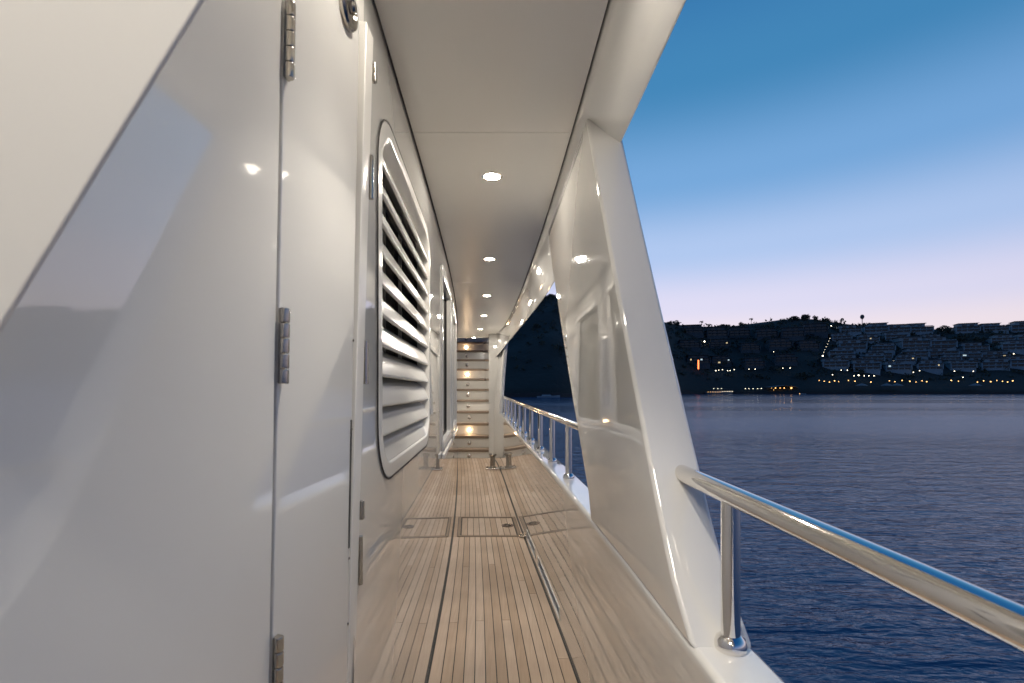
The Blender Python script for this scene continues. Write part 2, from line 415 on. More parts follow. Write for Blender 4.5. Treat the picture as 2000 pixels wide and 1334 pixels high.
# door leaf, slightly ajar, hinged on the aft panel
door = empty('door', (XA(0), SEAM, -1.29))
DW, DT = .285, .032
ang = -.03
def dpt(s, d, z):                       # s along the leaf, d out of its face
    c, sn = math.cos(ang), math.sin(ang)
    return Vector((XA(z) - sn * s + c * d + .001, SEAM + c * s + sn * d, z)) - door.location
mb = MB()
mb.loft([[dpt(.003,-DT,z), dpt(.003,0,z), dpt(DW,0,z), dpt(DW,-DT,z)] for z in (-1.27, .735)])
mb.build('leaf', M_door, door, bevel=.0025)
def hinge(cz, s, L=.103, r=.0068, d=.004, nm='hinge'):
    parts = MB(); k = 5
    h = L / k
    base = MB().loft([[dpt(s-.001,.0004,z), dpt(s-.001,.0035,z), dpt(s+.012,.0035,z), dpt(s+.012,.0004,z)] for z in (cz-L/2+.001, cz+L/2-.001)]).build(nm, M_steel, door)
    for q in range(k):
        z0, z1 = cz - L/2 + q*h + .0006, cz - L/2 + (q+1)*h - .0006
        ax0, ax1 = dpt(s+.004, d+.002, z0), dpt(s+.004, d+.002, z1)
        MB().tube([ax0, ax0 + (ax1-ax0)*.08, ax0 + (ax1-ax0)*.92, ax1], [r*.86, r, r, r*.86], 18).build('hinge_knuckle', M_steel, base, smooth=True)
for yy in (73, 675, 1322): hinge((HZ - yy) / F * SEAM, .002)
# rosette (door holder) near the head of the leaf
rc = dpt(.216, .0, (HZ - 16) / F * .866)
nrm = Vector((math.cos(ang), math.sin(ang), 0)); MR = Matrix.Translation(rc) @ nrm.to_track_quat('Z', 'Y').to_matrix().to_4x4()
ros = MB().lathe([(0,-.001),(.036,-.001),(.036,.006),(.033,.010),(.024,.011),(.020,.007),(.0,.007)], 36, MR).build('door_holder', M_steel, door, smooth=True)
MB().lathe([(0,.0),(.010,.0),(.010,.014),(.007,.018),(0,.019)], 18, MR).build('holder_pin', M_steel, ros, smooth=True)
# latch slot near the free edge, a dark strip painted for its shade
mb = MB(); z0, z1 = (HZ-1070)/F*.93, (HZ-820)/F*.93
mb.loft([[dpt(DW-.009,-.001,z), dpt(DW-.009,.0012,z), dpt(DW-.0028,.0012,z), dpt(DW-.0028,-.001,z)] for z in (z0, z1)]); mb.build('lock_slot_shade', M_cav, door)
for yy in (665, 838, 1090, 1218):
    p = dpt(DW-.006, .001, (HZ-yy)/F*.93)
    MB().lathe([(0,0),(.003,0),(.0022,.0015),(0,.002)], 10, Matrix.Translation(p) @ nrm.to_track_quat('Z','Y').to_matrix().to_4x4()).build('screw', M_steel, door, smooth=True)
tag(door, 'narrow glossy white door leaf with steel hinges and round door holder', 'door')
# door frame beyond the leaf with its own hinges, seen edge on
fr = empty('door_frame', (-.32, .99, -1.3))
mb = MB()
mb.loft([[(XA(z)-.05+.01*z-fr.location.x, .972-fr.location.y, z-fr.location.z), (XA(z)+.0045+.01*z-fr.location.x, .972-fr.location.y, z-fr.location.z),
          (XA(z)+.0045+.01*z-fr.location.x, 1.02-fr.location.y, z-fr.location.z), (XA(z)-.05+.01*z-fr.location.x, 1.02-fr.location.y, z-fr.location.z)] for z in (-1.3, .74)])
mb.build('jamb', M_trim, fr, bevel=.003)
for ya_, yb in ((300, 385), (665, 750), (1050, 1145)):  # middle one is a solid stand-in for a hinge's reflection
    za, zb = (HZ-ya_)/F*1.02, (HZ-yb)/F*1.02; x = XA((za+zb)/2) + .004 + .005*(za+zb)
    MB().tube([Vector((x, 1.03, za)) - fr.location, Vector((x, 1.03, zb)) - fr.location], .006, 14).build('hinge', M_steel, fr, smooth=True)
for yy in (138, 998):
    z = (HZ-yy)/F*1.02; x = XA(z) + .006 + .01*z
    MB().box(Vector((x-.006,1.022,z-.02)) - fr.location, Vector((x+.004,1.034,z+.02)) - fr.location).build('strike', M_steel, fr, bevel=.002)
tag(fr, 'slim white door frame edge beside the louvred vent', 'door frame')

# slanted wing panel close to the camera
wing = empty('wing_panel', (XA(.2), .30, .2))
E0, E1 = px(404, -10, .27), px(-8, 660, .27)
dr = (E0 - E1).normalized(); P0 = E1 - dr * .6; P1 = E0 + dr * .75
mb = MB()
def fin(P, w): 
    nn = Vector((dr.z, 0, -dr.x))        # into the opening
    c = P - nn * .0018; arc = [c + nn * .0018 * math.cos(q) + Vector((0, .0018 * math.sin(q), 0)) for q in [R(-90 + 18*k) for k in range(11)]]
    back = P + Vector((-w, 0, 0))
    return [Vector((back.x, .2682, P.z))] + arc + [Vector((back.x, .2718, P.z))]
mb.loft([[p - wing.location for p in fin(P0 + (P1 - P0) * k / 6, .9)] for k in range(7)])
mb.build('panel', M_trim, wing, smooth=True, angle=50)
tag(wing, 'cream lit slanted white panel with soft rounded edge, close at upper left', 'panel')

# louvred vent
def wall_frame(Y):
    dx = (Xl(Y + .2) - Xl(Y - .2)) / .4
    return (Xl(Y), Y), -math.atan(dx)
(yx, yy), rz = wall_frame((LV[0] + LV[1]) / 2)
lou = empty('louvred_vent', (yx, yy, (LV[2] + LV[3]) / 2), rz)
hw, hh = (LV[1] - LV[0]) / 2, (LV[3] - LV[2]) / 2
def rrect(w, h, r, x, n=8):
    pts = []
    for cx, cz, a0 in ((w-r, h-r, 0), (-w+r, h-r, 90), (-w+r, -h+r, 180), (w-r, -h+r, 270)):
        for k in range(n + 1):
            a = R(a0 + 90 * k / n); pts.append(Vector((x, cx + r*math.cos(a), cz + r*math.sin(a))))
    return pts
mb = MB()
prof = [(.040,.0,.16),(.040,.002,.16),(.036,.0035,.157),(.004,.0035,.125),(-.002,.003,.12),(-.020,-.022,.11),(-.020,-.05,.11)]
mb.loft([rrect(hw + o, hh + o, r, x) for o, x, r in prof], True, False)
mb.build('frame', M_slat, lou, smooth=True, angle=70)
mb = MB(); mb.loft([rrect(hw + o, hh + o, r, x) for o, x, r in [(.041,.003,.161),(.045,.003,.165),(.045,.0005,.165),(.041,.0005,.161)]], True, False)
mb.build('gasket', M_seam, lou)
mb = MB(); a, b = hw + .01, hh + .01
mb.add([(-.16,-a,-b),(-.16,a,-b),(-.16,a,b),(-.16,-a,b),(-.05,-a,-b),(-.05,a,-b),(-.05,a,b),(-.05,-a,b)], [(0,1,2,3),(0,4,5,1),(1,5,6,2),(2,6,7,3),(3,7,4,0)])
mb.build('vent_box', mat('vent_lining', (.16, .15, .135), .7, bump=[(20, .001, 2)]), lou)
NS = 11
pit = (2 * hh - .02) / NS
for k in range(NS):
    zc = -hh + .005 + pit * (k + .5)
    sec = [(.004,-.046),(.010,-.043),(.011,-.038),(-.005,.008),(-.011,.016),(-.052,.044),(-.056,.043),(-.055,.038),(-.016,.009),(-.010,.0),(.002,-.040)]
    L = hw + .016
    # shorten the end slats where the opening is rounded
    MB().loft([[Vector((x - .012, s, zc + z)) for x, z in sec] for s in (-L, 0, L)]).build('slat', M_slat, lou, bevel=.0015)
for s in (-.15, .15):
    MB().box((-.075, s - .006, -hh), (-.062, s + .006, hh)).build('stay', M_slat, lou)
tag(lou, 'tall louvred vent with rounded white frame and angled slats', 'vent')

# windows of the cabin
for i, (a, b) in enumerate(WN):
    (wx, wy), rz = wall_frame((a + b) / 2)
    w = empty('cabin_window', (wx, wy, (WZ0 + WZ1) / 2), rz)
    hw_, hh_ = (b - a) / 2, (WZ1 - WZ0) / 2
    mb = MB()
    prof = [(.04,-.004,.06),(.04,.004,.06),(.036,.007,.055),(.0,.007,.03),(-.012,.002,.02),(-.012,-.06,.02)]
    mb.loft([rrect(hw_ + o, hh_ + o, r, x) for o, x, r in prof], True, False)
    f = mb.build('window_frame', M_trim, w, smooth=True, angle=50)
    mb = MB(); mb.loft([rrect(hw_ + o, hh_ + o, r, x) for o, x, r in [(-.013,-.028,.02),(-.022,-.028,.02),(-.022,-.04,.02)]], True, False); mb.build('gasket', M_black, f)
    MB().box((-.046, -hw_, -hh_), (-.038, hw_, hh_)).build('pane', M_glass, w)
    MB().box((-.2, -hw_ - .02, -hh_ - .02), (-.19, hw_ + .02, hh_ + .02)).build('dark_interior_sheet', M_cav, w)  # dark sheet in place of the unlit cabin interior
    MB().box((.0, -hw_ - .05, -hh_ - .08), (.018, hw_ + .05, -hh_ - .05)).build('sill', M_trim, w, bevel=.006)
    tag(w, ['dark framed cabin window nearest the louvred vent', 'dark framed cabin window farther along, nearer the stairs'][i], 'window', 'cabin windows')

# ------------------------------------------------------------------ ceiling
C_END = 8.45
ys = frange(-4, C_END, .4)
mb = MB()
mb.loft([[(Xl(y) - .04, y, ZC + .02), (Xs(y) + .01, y, ZC + .02), (Xs(y) + .01, y, ZC + .2), (Xl(y) - .04, y, ZC + .2)] for y in ys])
ceil = struct(mb.build('ceiling', M_seam), 'satin white overhead panelling above the walkway')
cj = [-4, -1.6, 1.75, 4.15, 6.55, C_END]
for a, b in zip(cj[:-1], cj[1:]):
    mb = MB()
    mb.loft([[(Xl(y) + .005, y, ZC + .012), (Xl(y) + .005, y, ZC), (Xs(y) - .005, y, ZC), (Xs(y) - .005, y, ZC + .012)] for y in frange(a + .0015, b - .0015, .2)])
    mb.build('ceiling_panel', M_ceil, ceil, smooth=True, angle=40)
MB().box((Xl(C_END) - .03, C_END + .004, ZC - .004), (Xs(C_END) - .02, C_END + .03, ZC + .3)).build('ceiling_edge', M_trim, ceil, bevel=.003)

# ------------------------------------------------------------------ bulwark, pillars, header
SL = [(2.62, 3.42), (3.56, 4.02)]        # freeing ports
st = sorted(set([round(y, 3) for y in frange(-4, 8.2, .1) if all(abs(y - q) > .03 for w in SL for q in w)] + [y for s in SL for y in s]))
def bul(y):
    zd, zc = Zd(y), Zc(y); xi = lambda z: Xin(y, z)
    r = .014
    inner = [(Xd(y) + .002, zd - .06), (xi(zd + .055), zd + .055), (xi(zd + .13), zd + .13), (xi(zd + .4), zd + .4), (xi(zc - .03), zc - .03), (xi(zc) + .0008, zc - r)]
    top = [(xi(zc) + r * .3, zc - r * .3), (xi(zc) + r, zc), (Xc(y) + CAPW - r, zc), (Xc(y) + CAPW - r * .3, zc - r * .3), (Xc(y) + CAPW, zc - r)]
    outer = [(Xc(y) + CAPW + .005, zc - .2), (Xd(y) + .14, zd + .13), (Xd(y) + .14, zd + .055), (Xd(y) + .13, zd - .4), (Xd(y) + .05, WZ - .5)]
    return [Vector((x, y, z)) for x, z in inner + top + outer]
sec = [bul(y) for y in st]; n = len(sec[0]); V = [p for s in sec for p in s]; Fc = []
IN, OUT = 1, 12                          # profile indices of the port rows (inner 1-2, outer 12-13)
for i in range(len(st) - 1):
    hole = any(a - 1e-6 <= st[i] and st[i+1] <= b + 1e-6 for a, b in SL)
    for j in range(n - 1):
        if hole and j in (1, 12): continue
        Fc.append((i*n+j, (i+1)*n+j, (i+1)*n+j+1, i*n+j+1))
    if hole:
        Fc.append((i*n+1, (i+1)*n+1, (i+1)*n+13, i*n+13)); Fc.append((i*n+2, i*n+12, (i+1)*n+12, (i+1)*n+2))
for a, b in SL:
    for y, fl in ((a, 0), (b, 1)):
        i = min(range(len(st)), key=lambda k: abs(st[k] - y)); Fc.append((i*n+1, i*n+2, i*n+12, i*n+13))
mb = MB(); mb.add(V, Fc)
bulwark = struct(mb.build('bulwark', M_gelw, smooth=True, angle=50), 'glossy white bulwark reflecting the teak deck')
for a, b in SL:                          # thin steel lining round each port
    mb = MB(); lp = []
    for y, dz in ((a, .055), (b, .055), (b, .13), (a, .13)):
        p = Vector((Xin(y, Zd(y) + dz), y, Zd(y) + dz)); lp.append(p)
    c = sum(lp, Vector()) / 4
    lo = [p + Vector((-.003, 0, 0)) for p in lp]; inn = [p + (c - p).normalized() * .012 + Vector((-.003, 0, 0)) for p in lp]; ins = [p + Vector((.06, 0, 0)) for p in inn]
    mb.loft([[p + Vector((.004,0,0)) for p in lo], lo, inn, ins], True, False)
    mb.build('port_lining', M_trim, bulwark)

def pillar(yn0, yn1, yf0, yf1, z1, thick, bev):
    """raked plate on the inner face: near edge yn0 (foot) to yn1 (head), far edge yf0 to yf1"""
    loops = []
    K = 14
    for k in range(K + 1):
        t = k / K; 
        za = -.475 - .012 + (z1 + .487) * t
        fil = .05 * max(0, 1 - t * 9) ** 2
        ya, yb = yn0 + (yn1 - yn0) * t - fil, yf0 + (yf1 - yf0) * t + fil
        loop = []
        for q in range(9):
            y = ya + (yb - ya) * q / 8; z = za + (Zc(y) - Zc(yn0)) * (1 - t); loop.append(Vector((Xin(y, max(z, Zc(y) + 1e-5)) + .0005, y, z)))
        for q in range(8, -1, -1):
            y = ya + (yb - ya) * q / 8; z = za + (Zc(y) - Zc(yn0)) * (1 - t); th = thick(t)
            loop.append(Vector((Xin(y, max(z, Zc(y) + 1e-5)) + th, y, z)))
        loops.append(loop)
    mb = MB(); mb.loft(loops)
    return mb.build('pillar', M_gelw, bulwark, bevel=bev, seg=3)
p1 = pillar(.958, 1.60, 1.71, 2.74, .90, lambda t: .118 - .012 * t, .011)
p1['label'] = 'raked white pillar reflecting the ceiling lamps'
# header: sloping underside from the ceiling joint out to the outer edge
mb = MB(); loops = []
for y in frange(-4, 8.2, .2):
    xs, xo, zh = Xs(y), Xo(y), Zh(y)
    loops.append([Vector((x, y, z)) for x, z in ((xs, ZC + .03), (xs, ZC + .003), (xs + .004, ZC - .010), (xs + .012, ZC - .018), (xs + .024, ZC - .03),
                  (xs + .3*(xo - xs) + .012, ZC - .03 + (zh - ZC + .03) * .28), (xs + .7*(xo - xs), ZC - .03 + (zh - ZC + .03) * .68), (xo - .008, zh + .006), (xo - .002, zh + .004), (xo + .003, zh + .012), (xo + .03, ZC + .3), (xs, ZC + .3))])
mb.loft(loops); mb.build('header', M_gel, bulwark, smooth=True, angle=60)
# solid wing at the far end of the opening
mb = MB(); loops = []
for k in range(15):
    t = k / 14; z = -.36 + (.95 + .36) * t
    bow = .06 * (1 - math.sin(math.pi * min(1, t * 1.15)))
    y0 = 7.12 - bow * 1.2 + .25 * max(0, .16 - t) * 2; y1 = 7.95
    lp = [Vector((Xin(y, max(z, Zc(y) + 1e-4)), y, z)) for y in frange(y0, y1, .4)]
    lo = [Vector((Xin(y, max(z, Zc(y) + 1e-4)) + .05, y, z)) for y in frange(y0, y1, .4)]
    loops.append(lp + lo[::-1])
mb.loft(loops); e = mb.build('pillar', M_gel, bulwark, bevel=.01, seg=2); e['label'] = 'far white pillar beside the stairs'

# ------------------------------------------------------------------ handrails
def stanchion(parent, x, y, z0, z1, r):
    o = parent.location
    s = MB().tube([Vector((x, y, z0)) - o, Vector((x, y, z1)) - o], r, 24).build('stanchion', M_chrome, parent, smooth=True)
    MB().lathe([(r*.95,-.001),(r*1.62,-.001),(r*1.66,.004),(r*1.66,.012),(r*1.5,.020),(r*1.12,.026),(r*.95,.028)], 28, Matrix.Translation(Vector((x, y, z0)) - o)).build('base_flange', M_chrome, s, smooth=True)
rX = curve([(-4,.44),(-1,.445),(.1,.447),(.42,.443),(.91,.408),(1.12,.384),(1.2,.372)])
rZ = curve([(-4,-.27),(0,-.218),(.42,-.206),(.91,-.194),(1.2,-.182)])
nr = empty('handrail', (rX(.91), .91, Zc(.91)))
MB().tube([Vector((rX(y), y, rZ(y))) - nr.location for y in frange(-3.8, 1.19, .07)], .0192, 28).build('rail', M_chrome, nr, smooth=True)
for y in (.91, -.35, -1.6): stanchion(nr, rX(y) + .001, y, Zc(y), rZ(y) - .005, .0172)
tag(nr, 'polished steel handrail close at right with stout stanchion on white cap', 'handrail')
fX = lambda y: Xc(y) + .058
fZ = lambda y: Zc(y) + .287 - .01 * (y - 2)
fr2 = empty('handrail', (fX(2.45), 2.45, Zc(2.45)))
MB().tube([Vector((fX(y), y, fZ(y))) - fr2.location for y in frange(1.80, 7.2, .15)], .0192, 20).build('rail', M_chrome, fr2, smooth=True)
for k in range(10):
    y = 2.45 + .485 * k; stanchion(fr2, fX(y), y, Zc(y), fZ(y) - .005, .017)
tag(fr2, 'polished steel handrail behind the raked pillar with a row of stanchions', 'handrail')

# bollard at the foot of the far pillar
by = 7.0; bo = empty('bollard', (Xd(by) - .105, by, Zd(by) + .001))
MB().box((-.10, -.09, 0), (.10, .09, .022)).build('base_plate', M_chrome, bo, bevel=.006)
MB().lathe([(.05,.02),(.05,.03),(.037,.045),(.036,.17),(.042,.185),(.054,.195),(.056,.21),(.048,.222),(0,.226)], 24).build('post', M_steel, bo, smooth=True)
for sx in (-1, 1):
    for sy in (-1, 1): MB().lathe([(0,.02),(.012,.02),(.010,.027),(0,.029)], 12, Matrix.Translation((sx*.08, sy*.07, 0))).build('bolt', M_steel, bo, smooth=True)
tag(bo, 'short polished steel bollard on a square plate by the stairs', 'bollard')

# ------------------------------------------------------------------ staircase
stair = empty('staircase', (-.64, 7.9, Zd(7.9)))
SO = stair.location
NSTEP = 13
sz = [-.944 + .198 * i for i in range(NSTEP)]; sy = [7.9 + .228 * i for i in range(NSTEP)]
sxl = lambda y: Xl(y) + .004
sxr = lambda y: -.374 - .098 * (y - 7.9)
for i in range(NSTEP):
    y0, y1, z = sy[i], sy[i] + .228, sz[i]
    zb = (Zd(7.9) - .03) if i == 0 else sz[i-1] + .001
    mb = MB(); q = [Vector((sxl(y0), y0 + .02, 0)), Vector((sxr(y0), y0 + .02, 0)), Vector((sxr(y0), y0 + .05, 0)), Vector((sxl(y0), y0 + .05, 0))]
    mb.loft([[p + Vector((0,0,h)) - SO for p in q] for h in (zb, z - .043)]); ri = mb.build('riser', M_trim, stair)
    mb = MB(); q = [Vector((sxl(y0), y0, 0)), Vector((sxr(y0) - .002, y0, 0)), Vector((sxr(y1) - .002, y1 + .045, 0)), Vector((sxl(y1), y1 + .045, 0))]
    mb.loft([[p + Vector((0,0,h)) - SO for p in q] for h in (z - .042, z)]); mb.build('tread', M_teakd, stair, bevel=.006)
    cx = (916.5 - 1000) / F * y0 if i < 4 else (909 + (NSTEP - i) * .6 - 1000) / F * y0
    c = Vector((cx, y0 + .02, z - .043 - .075 if i else z - .043 - .06)) - SO
    MR = Matrix.Translation(c) @ Vector((0,-1,0)).to_track_quat('Z','Y').to_matrix().to_4x4()
    lit = i in (2, 7, 10)
    rl = MB().lathe([(.0,0),(.036,0),(.036,.006),(.029,.010),(.026,.008),(0,.008)], 22, MR).build('step_light', M_chrome, ri, smooth=True)
    MB().lathe([(.030,.006),(.027,.018),(.018,.026),(0,.029)], 18, MR).build('lens', M_rlens if lit else M_dome, ri, smooth=True)
    if lit:
        ld = bpy.data.lights.new('step_lamp', 'POINT'); ld.energy = .2; ld.color = (1, .66, .38); ld.shadow_soft_size = .02
        lo = bpy.data.objects.new('step_lamp', ld); COL.objects.link(lo); lo.parent = ri; lo.location = c + Vector((0, -.05, 0))
mb = MB(); mb.loft([[Vector((sxr(y), y, -1.15)) - SO, Vector((sxr(y) + .16, y, -1.15)) - SO, Vector((sxr(y) + .16, y, 2.2)) - SO, Vector((sxr(y), y, 2.2)) - SO] for y in frange(7.955, 11, .3)])
mb.build('side_wall', M_gel, stair, smooth=True, angle=40)
mb = MB().box(Vector((-1.4, 11.02, 1.2)) - SO, Vector((-.4, 11.1, 3.2)) - SO); mb.build('landing_wall', M_trim, stair)
tag(stair, 'steep white stair with teak treads and small riser lights at the walkway end', 'staircase')

# ------------------------------------------------------------------ ceiling downlights
LY = [(961,343),(956,505),(951,577),(945,616),(938,642),(925,659)]
pts = [Vector((px(x, y, ZC * F / (HZ - y)))) for x, y in LY]
ords = ['nearest bright round ceiling downlight above the louvred vent', 'second bright round ceiling downlight from the camera', 'third round ceiling downlight from the camera',
        'fourth round ceiling downlight from the camera', 'fifth round ceiling downlight, second from the stairs', 'last small round ceiling downlight just before the stairs']
proto = empty('downlight', pts[0])
MB().lathe([(.046,.004),(.046,-.004),(.043,-.007),(.036,-.006),(.0347,-.003),(.0347,.010)], 32).build('trim_ring', M_chrome, proto, smooth=True)
MB().lathe([(0,-.009),(.014,-.0085),(.026,-.006),(.0345,-.001),(.0345,.008),(0,.008)], 28).build('lens', M_lens, proto, smooth=True)
ld = bpy.data.lights.new('downlight_lamp', 'SPOT'); ld.energy = LAMP_W; ld.color = (1, .925, .82); ld.spot_size = R(66); ld.spot_blend = .9; ld.shadow_soft_size = .02
lo = bpy.data.objects.new('downlight_lamp', ld); COL.objects.link(lo); lo.parent = proto; lo.location = (0, 0, -.016)
ld2 = bpy.data.lights.new('downlight_bulb', 'SPOT'); ld2.spot_size = R(178); ld2.spot_blend = .12; ld2.energy = BULB_W; ld2.color = (1, .925, .82); ld2.shadow_soft_size = .02
lo2 = bpy.data.objects.new('downlight_bulb', ld2); COL.objects.link(lo2); lo2.parent = proto; lo2.location = (0, 0, -.018)
tag(proto, ords[0], 'ceiling light', 'ceiling downlights')
for i, p in enumerate(pts[1:] + [Vector((-.045, .79, ZC)), Vector((-.2, -.32, ZC)), Vector((.0, -1.8, ZC))]):
    c = copy_tree(proto); c.location = p
    if i == 6:                           # unseen lamp, shifted and widened to brighten the wing panel
        l2 = [q for q in c.children if q.type == 'LIGHT' and q.data.type == 'SPOT'][0]; l2.data = l2.data.copy(); l2.data.spot_size = R(160); l2.data.spot_blend = .5; l2.data.energy = FLOOD_W; l2.data.shadow_soft_size = .14
    c['label'] = ords[i+1] if i < 5 else ['round ceiling downlight overhead just before the camera', 'unseen ceiling downlight behind the camera, shifted and widened to light the wing panel', 'round ceiling downlight farthest behind the camera'][i-5]

# ------------------------------------------------------------------ far shore: houses
def make_house(kind):
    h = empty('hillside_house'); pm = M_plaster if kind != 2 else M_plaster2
    w, d = 13, 10
    body = MB().box((-w, -d, -9), (w, d, 7.5)).build('wall', pm, h)
    up = (-w + 5, w) if kind == 0 else (-w, w - 7) if kind == 1 else (-w + 2, w - 2)
    MB().box((up[0], -d + 5, 7.9), (up[1], d, 13)).build('upper_storey', pm, h)
    MB().box((-w - .8, -d - 2.4, 7.5), (w + .8, d, 7.9)).build('terrace_slab', M_roofc, h)
    MB().box((up[0] - 1, -d + 3.2, 13), (up[1] + 1, d + .5, 13.7)).build('roof', M_roofc, h)
    MB().box((-w - .4, -d - 2.1, 0), (-w + .6, -d - .01, 7.49)).build('fin_wall', pm, h)
    MB().box((w - .6, -d - 2.1, 0), (w + .4, -d - .01, 7.49)).build('fin_wall', pm, h)
    MB().box((-w + .6, -d - 2.3, 3.3), (w - .6, -d - .02, 3.8)).build('balcony', pm, h)
    MB().box((-w, -d - 2.1, 8.3), (up[0] - 1.2 if up[0] > -w + 4 else w - .4, -d - 1.9, 9.1)).build('parapet', pm, h) if kind < 2 else None
    win = MB().box((-2.4, -.12, 0), (2.4, .12, 2.5)).build('window', M_pane, h)
    slots = [(x, z) for z in (.5, 4.6) for x in (-9, -3.2, 3.2, 9)] + [((up[0] + up[1]) / 2 + s, 9.0) for s in (-4, 4)]
    wins = [win]
    for _ in slots[1:]: c = win.copy(); COL.objects.link(c); wins.append(c)
    for c, (x, z) in zip(wins, slots):
        c.location = (x, -d - .02 if z < 8 else -d + 4.98, z)
    return h
bpy.context.view_layer.update()
protos = [make_house(k) for k in range(3)]
lit_me = {}
def lit_mesh(me, m):
    key = (me.name, m.name)
    if key not in lit_me: c = me.copy(); c.materials[0] = m; lit_me[key] = c
    return lit_me[key]
rowsH = [
 ('top row of the right hillside', 651, [1657, 1706, 1749, 1793, 1883, 1938, 1996], 44),
 ('row under the top of the right hillside', 668, [1640, 1690, 1745, 1812, 1950, 2000], 42),
 ('second row down on the right hillside', 684, [1662, 1721, 1779, 1830, 1898, 1975], 48),
 ('third row down on the right hillside', 700, [1640, 1716, 1780, 1838, 1886, 1934], 46),
 ('fourth row down on the right hillside', 711, [1655, 1700, 1765, 1850, 1905, 1965], 40),
 ('lowest row on the right hillside', 721, [1629, 1688, 1751, 1812, 1873, 1938, 1990], 48),
 ('ridge row left of the dark gully', 655, [1352, 1396, 1442, 1495, 1546, 1590], 44),
 ('second row left of the dark gully', 682, [1345, 1404, 1462, 1520, 1575], 42),
 ('lower row left of the dark gully', 712, [1362, 1406, 1470, 1532], 44)]
ordn = ['first', 'second', 'third', 'fourth', 'fifth', 'sixth', 'seventh', 'eighth']
used = set()
for ri_, (rn, yb, xs_, wpx) in enumerate(rowsH):
    for k, x in enumerate(xs_):
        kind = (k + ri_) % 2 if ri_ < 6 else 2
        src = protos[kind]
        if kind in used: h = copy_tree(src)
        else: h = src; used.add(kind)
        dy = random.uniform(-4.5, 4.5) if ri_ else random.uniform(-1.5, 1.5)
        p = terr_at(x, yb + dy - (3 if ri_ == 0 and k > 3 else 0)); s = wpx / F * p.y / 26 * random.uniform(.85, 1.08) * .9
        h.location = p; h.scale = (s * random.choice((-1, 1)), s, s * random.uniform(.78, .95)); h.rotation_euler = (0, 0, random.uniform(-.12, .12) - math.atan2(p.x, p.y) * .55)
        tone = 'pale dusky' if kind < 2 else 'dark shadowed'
        tag(h, '%s house, %s from left, %s' % (tone, ordn[k], rn), 'house', 'flat roofed houses on the far hillside')
        wl = [c for c in h.children if c.name.startswith('window')]
        for c in wl:
            if random.random() < (.025 if ri_ < 6 else .04):
                c.scale.x = random.uniform(.3, .7); c.scale.z = random.uniform(.6, .9); c.data = lit_mesh(c.data, M_lit if random.random() < .75 else M_litc)

# ------------------------------------------------------------------ trees
def leaf_blob(mb, c, r, n, s, rng):
    for _ in range(n):
        while True:
            q = Vector((rng.uniform(-1,1), rng.uniform(-1,1), rng.uniform(-1,1)))
            if q.length < 1: break
        q = q.normalized() * (q.length ** .5)
        p = c + Vector((q.x*r[0], q.y*r[1], q.z*r[2]))
        M = Euler((rng.uniform(0,6.3), rng.uniform(0,6.3), rng.uniform(0,6.3))).to_matrix()
        k = s * rng.uniform(.6, 1.3)
        mb.add([p + M @ Vector(v) for v in ((-k,-k*.6,0),(k,-k*.5,0),(k*.7,k*.6,0),(-k*.8,k*.7,0))], [(0,1,2,3)])
rng = random.Random(3)
def make_tree(kind):
    t = empty('tree')
    MB().tube([(0,0,-2),(.2,0,2),(0,.1,5)], [.5,.4,.25], 7).build('trunk', M_bark, t)
    mb = MB()
    for _ in range(6 + kind * 2):
        leaf_blob(mb, Vector((rng.uniform(-2.4,2.4), rng.uniform(-2,2), rng.uniform(3.2, 7.5 - kind))), (rng.uniform(1.3,2.3),)*3, 70, .45, rng)
    mb.build('crown', M_leaf, t, recalc=False)
    return t
def make_palm():
    t = empty('palm_tree')
    MB().tube([(0,0,-2),(.2,0,4),(.1,.1,9)], [.4,.3,.26], 7).build('trunk', M_bark, t)
    mb = MB()
    for k in range(16):
        a = k * 2.4; L = rng.uniform(3, 4); up = rng.uniform(-.2, .9)
        for j in range(7):
            f0, f1 = j/7, (j+1)/7
            def at(f, w): return Vector((.1 + math.cos(a)*L*f - math.sin(a)*w, .1 + math.sin(a)*L*f + math.cos(a)*w, 9 + up*L*f - 2.0*f*f*L*.45))
            w0, w1 = .55*math.sin(math.pi*(f0*.9+.08)), .55*math.sin(math.pi*(f1*.9+.08))
            mb.add([at(f0,-w0), at(f1,-w1), at(f1,w1), at(f0,w0)], [(0,1,2,3)])
    mb.build('crown', M_leaf, t, recalc=False)
    return t
tp = [make_tree(0), make_tree(1), make_tree(2)]; pp = make_palm()
ridge = [(1308,630,9,'leftmost dark tree on the far ridge, against the raked pillar'),(1322,636,8,'second dark tree on the far ridge, right of the pillar'),(1416,636,9,'dark bushy tree on the ridge between two left roofs'),(1448,634,8,'dark round tree beside the left ridge houses'),
         (1553,626,11,'broad dark tree at the highest point of the middle ridge'),(1570,624,12,'large dark tree on the crest of the middle ridge'),(1592,626,9,'dark tree on the crest just left of the gully'),
         (1612,628,8,'dark tree at the top of the dark gully'),(1640,630,6,'small dark tree left of the top row of pale houses'),(1838,646,9,'dark tree in the dip between two groups of ridge houses'),(1848,650,12,'wide dark tree below the dip in the right ridge'),
         (1868,660,12,'dark tree in the wooded patch on the right hillside'),(1890,668,13,'biggest dark tree in the wooded patch on the right hillside'),(1915,666,10,'dark tree at the right end of the wooded patch'),
         (1040,592,7,'dark tree on the left slope of the near hill'),(1056,585,6,'dark tree just left of the near hilltop'),(1066,582,7,'round dark tree on the near hilltop'),(1078,580,7,'tall dark tree at the peak of the near hill'),
         (1088,580,6,'dark tree right of the near hill peak'),(1098,583,7,'dark tree on the near hill beside the raked pillar'),(1108,588,6,'lowest dark tree on the near hill beside the pillar')]
usedt = set()
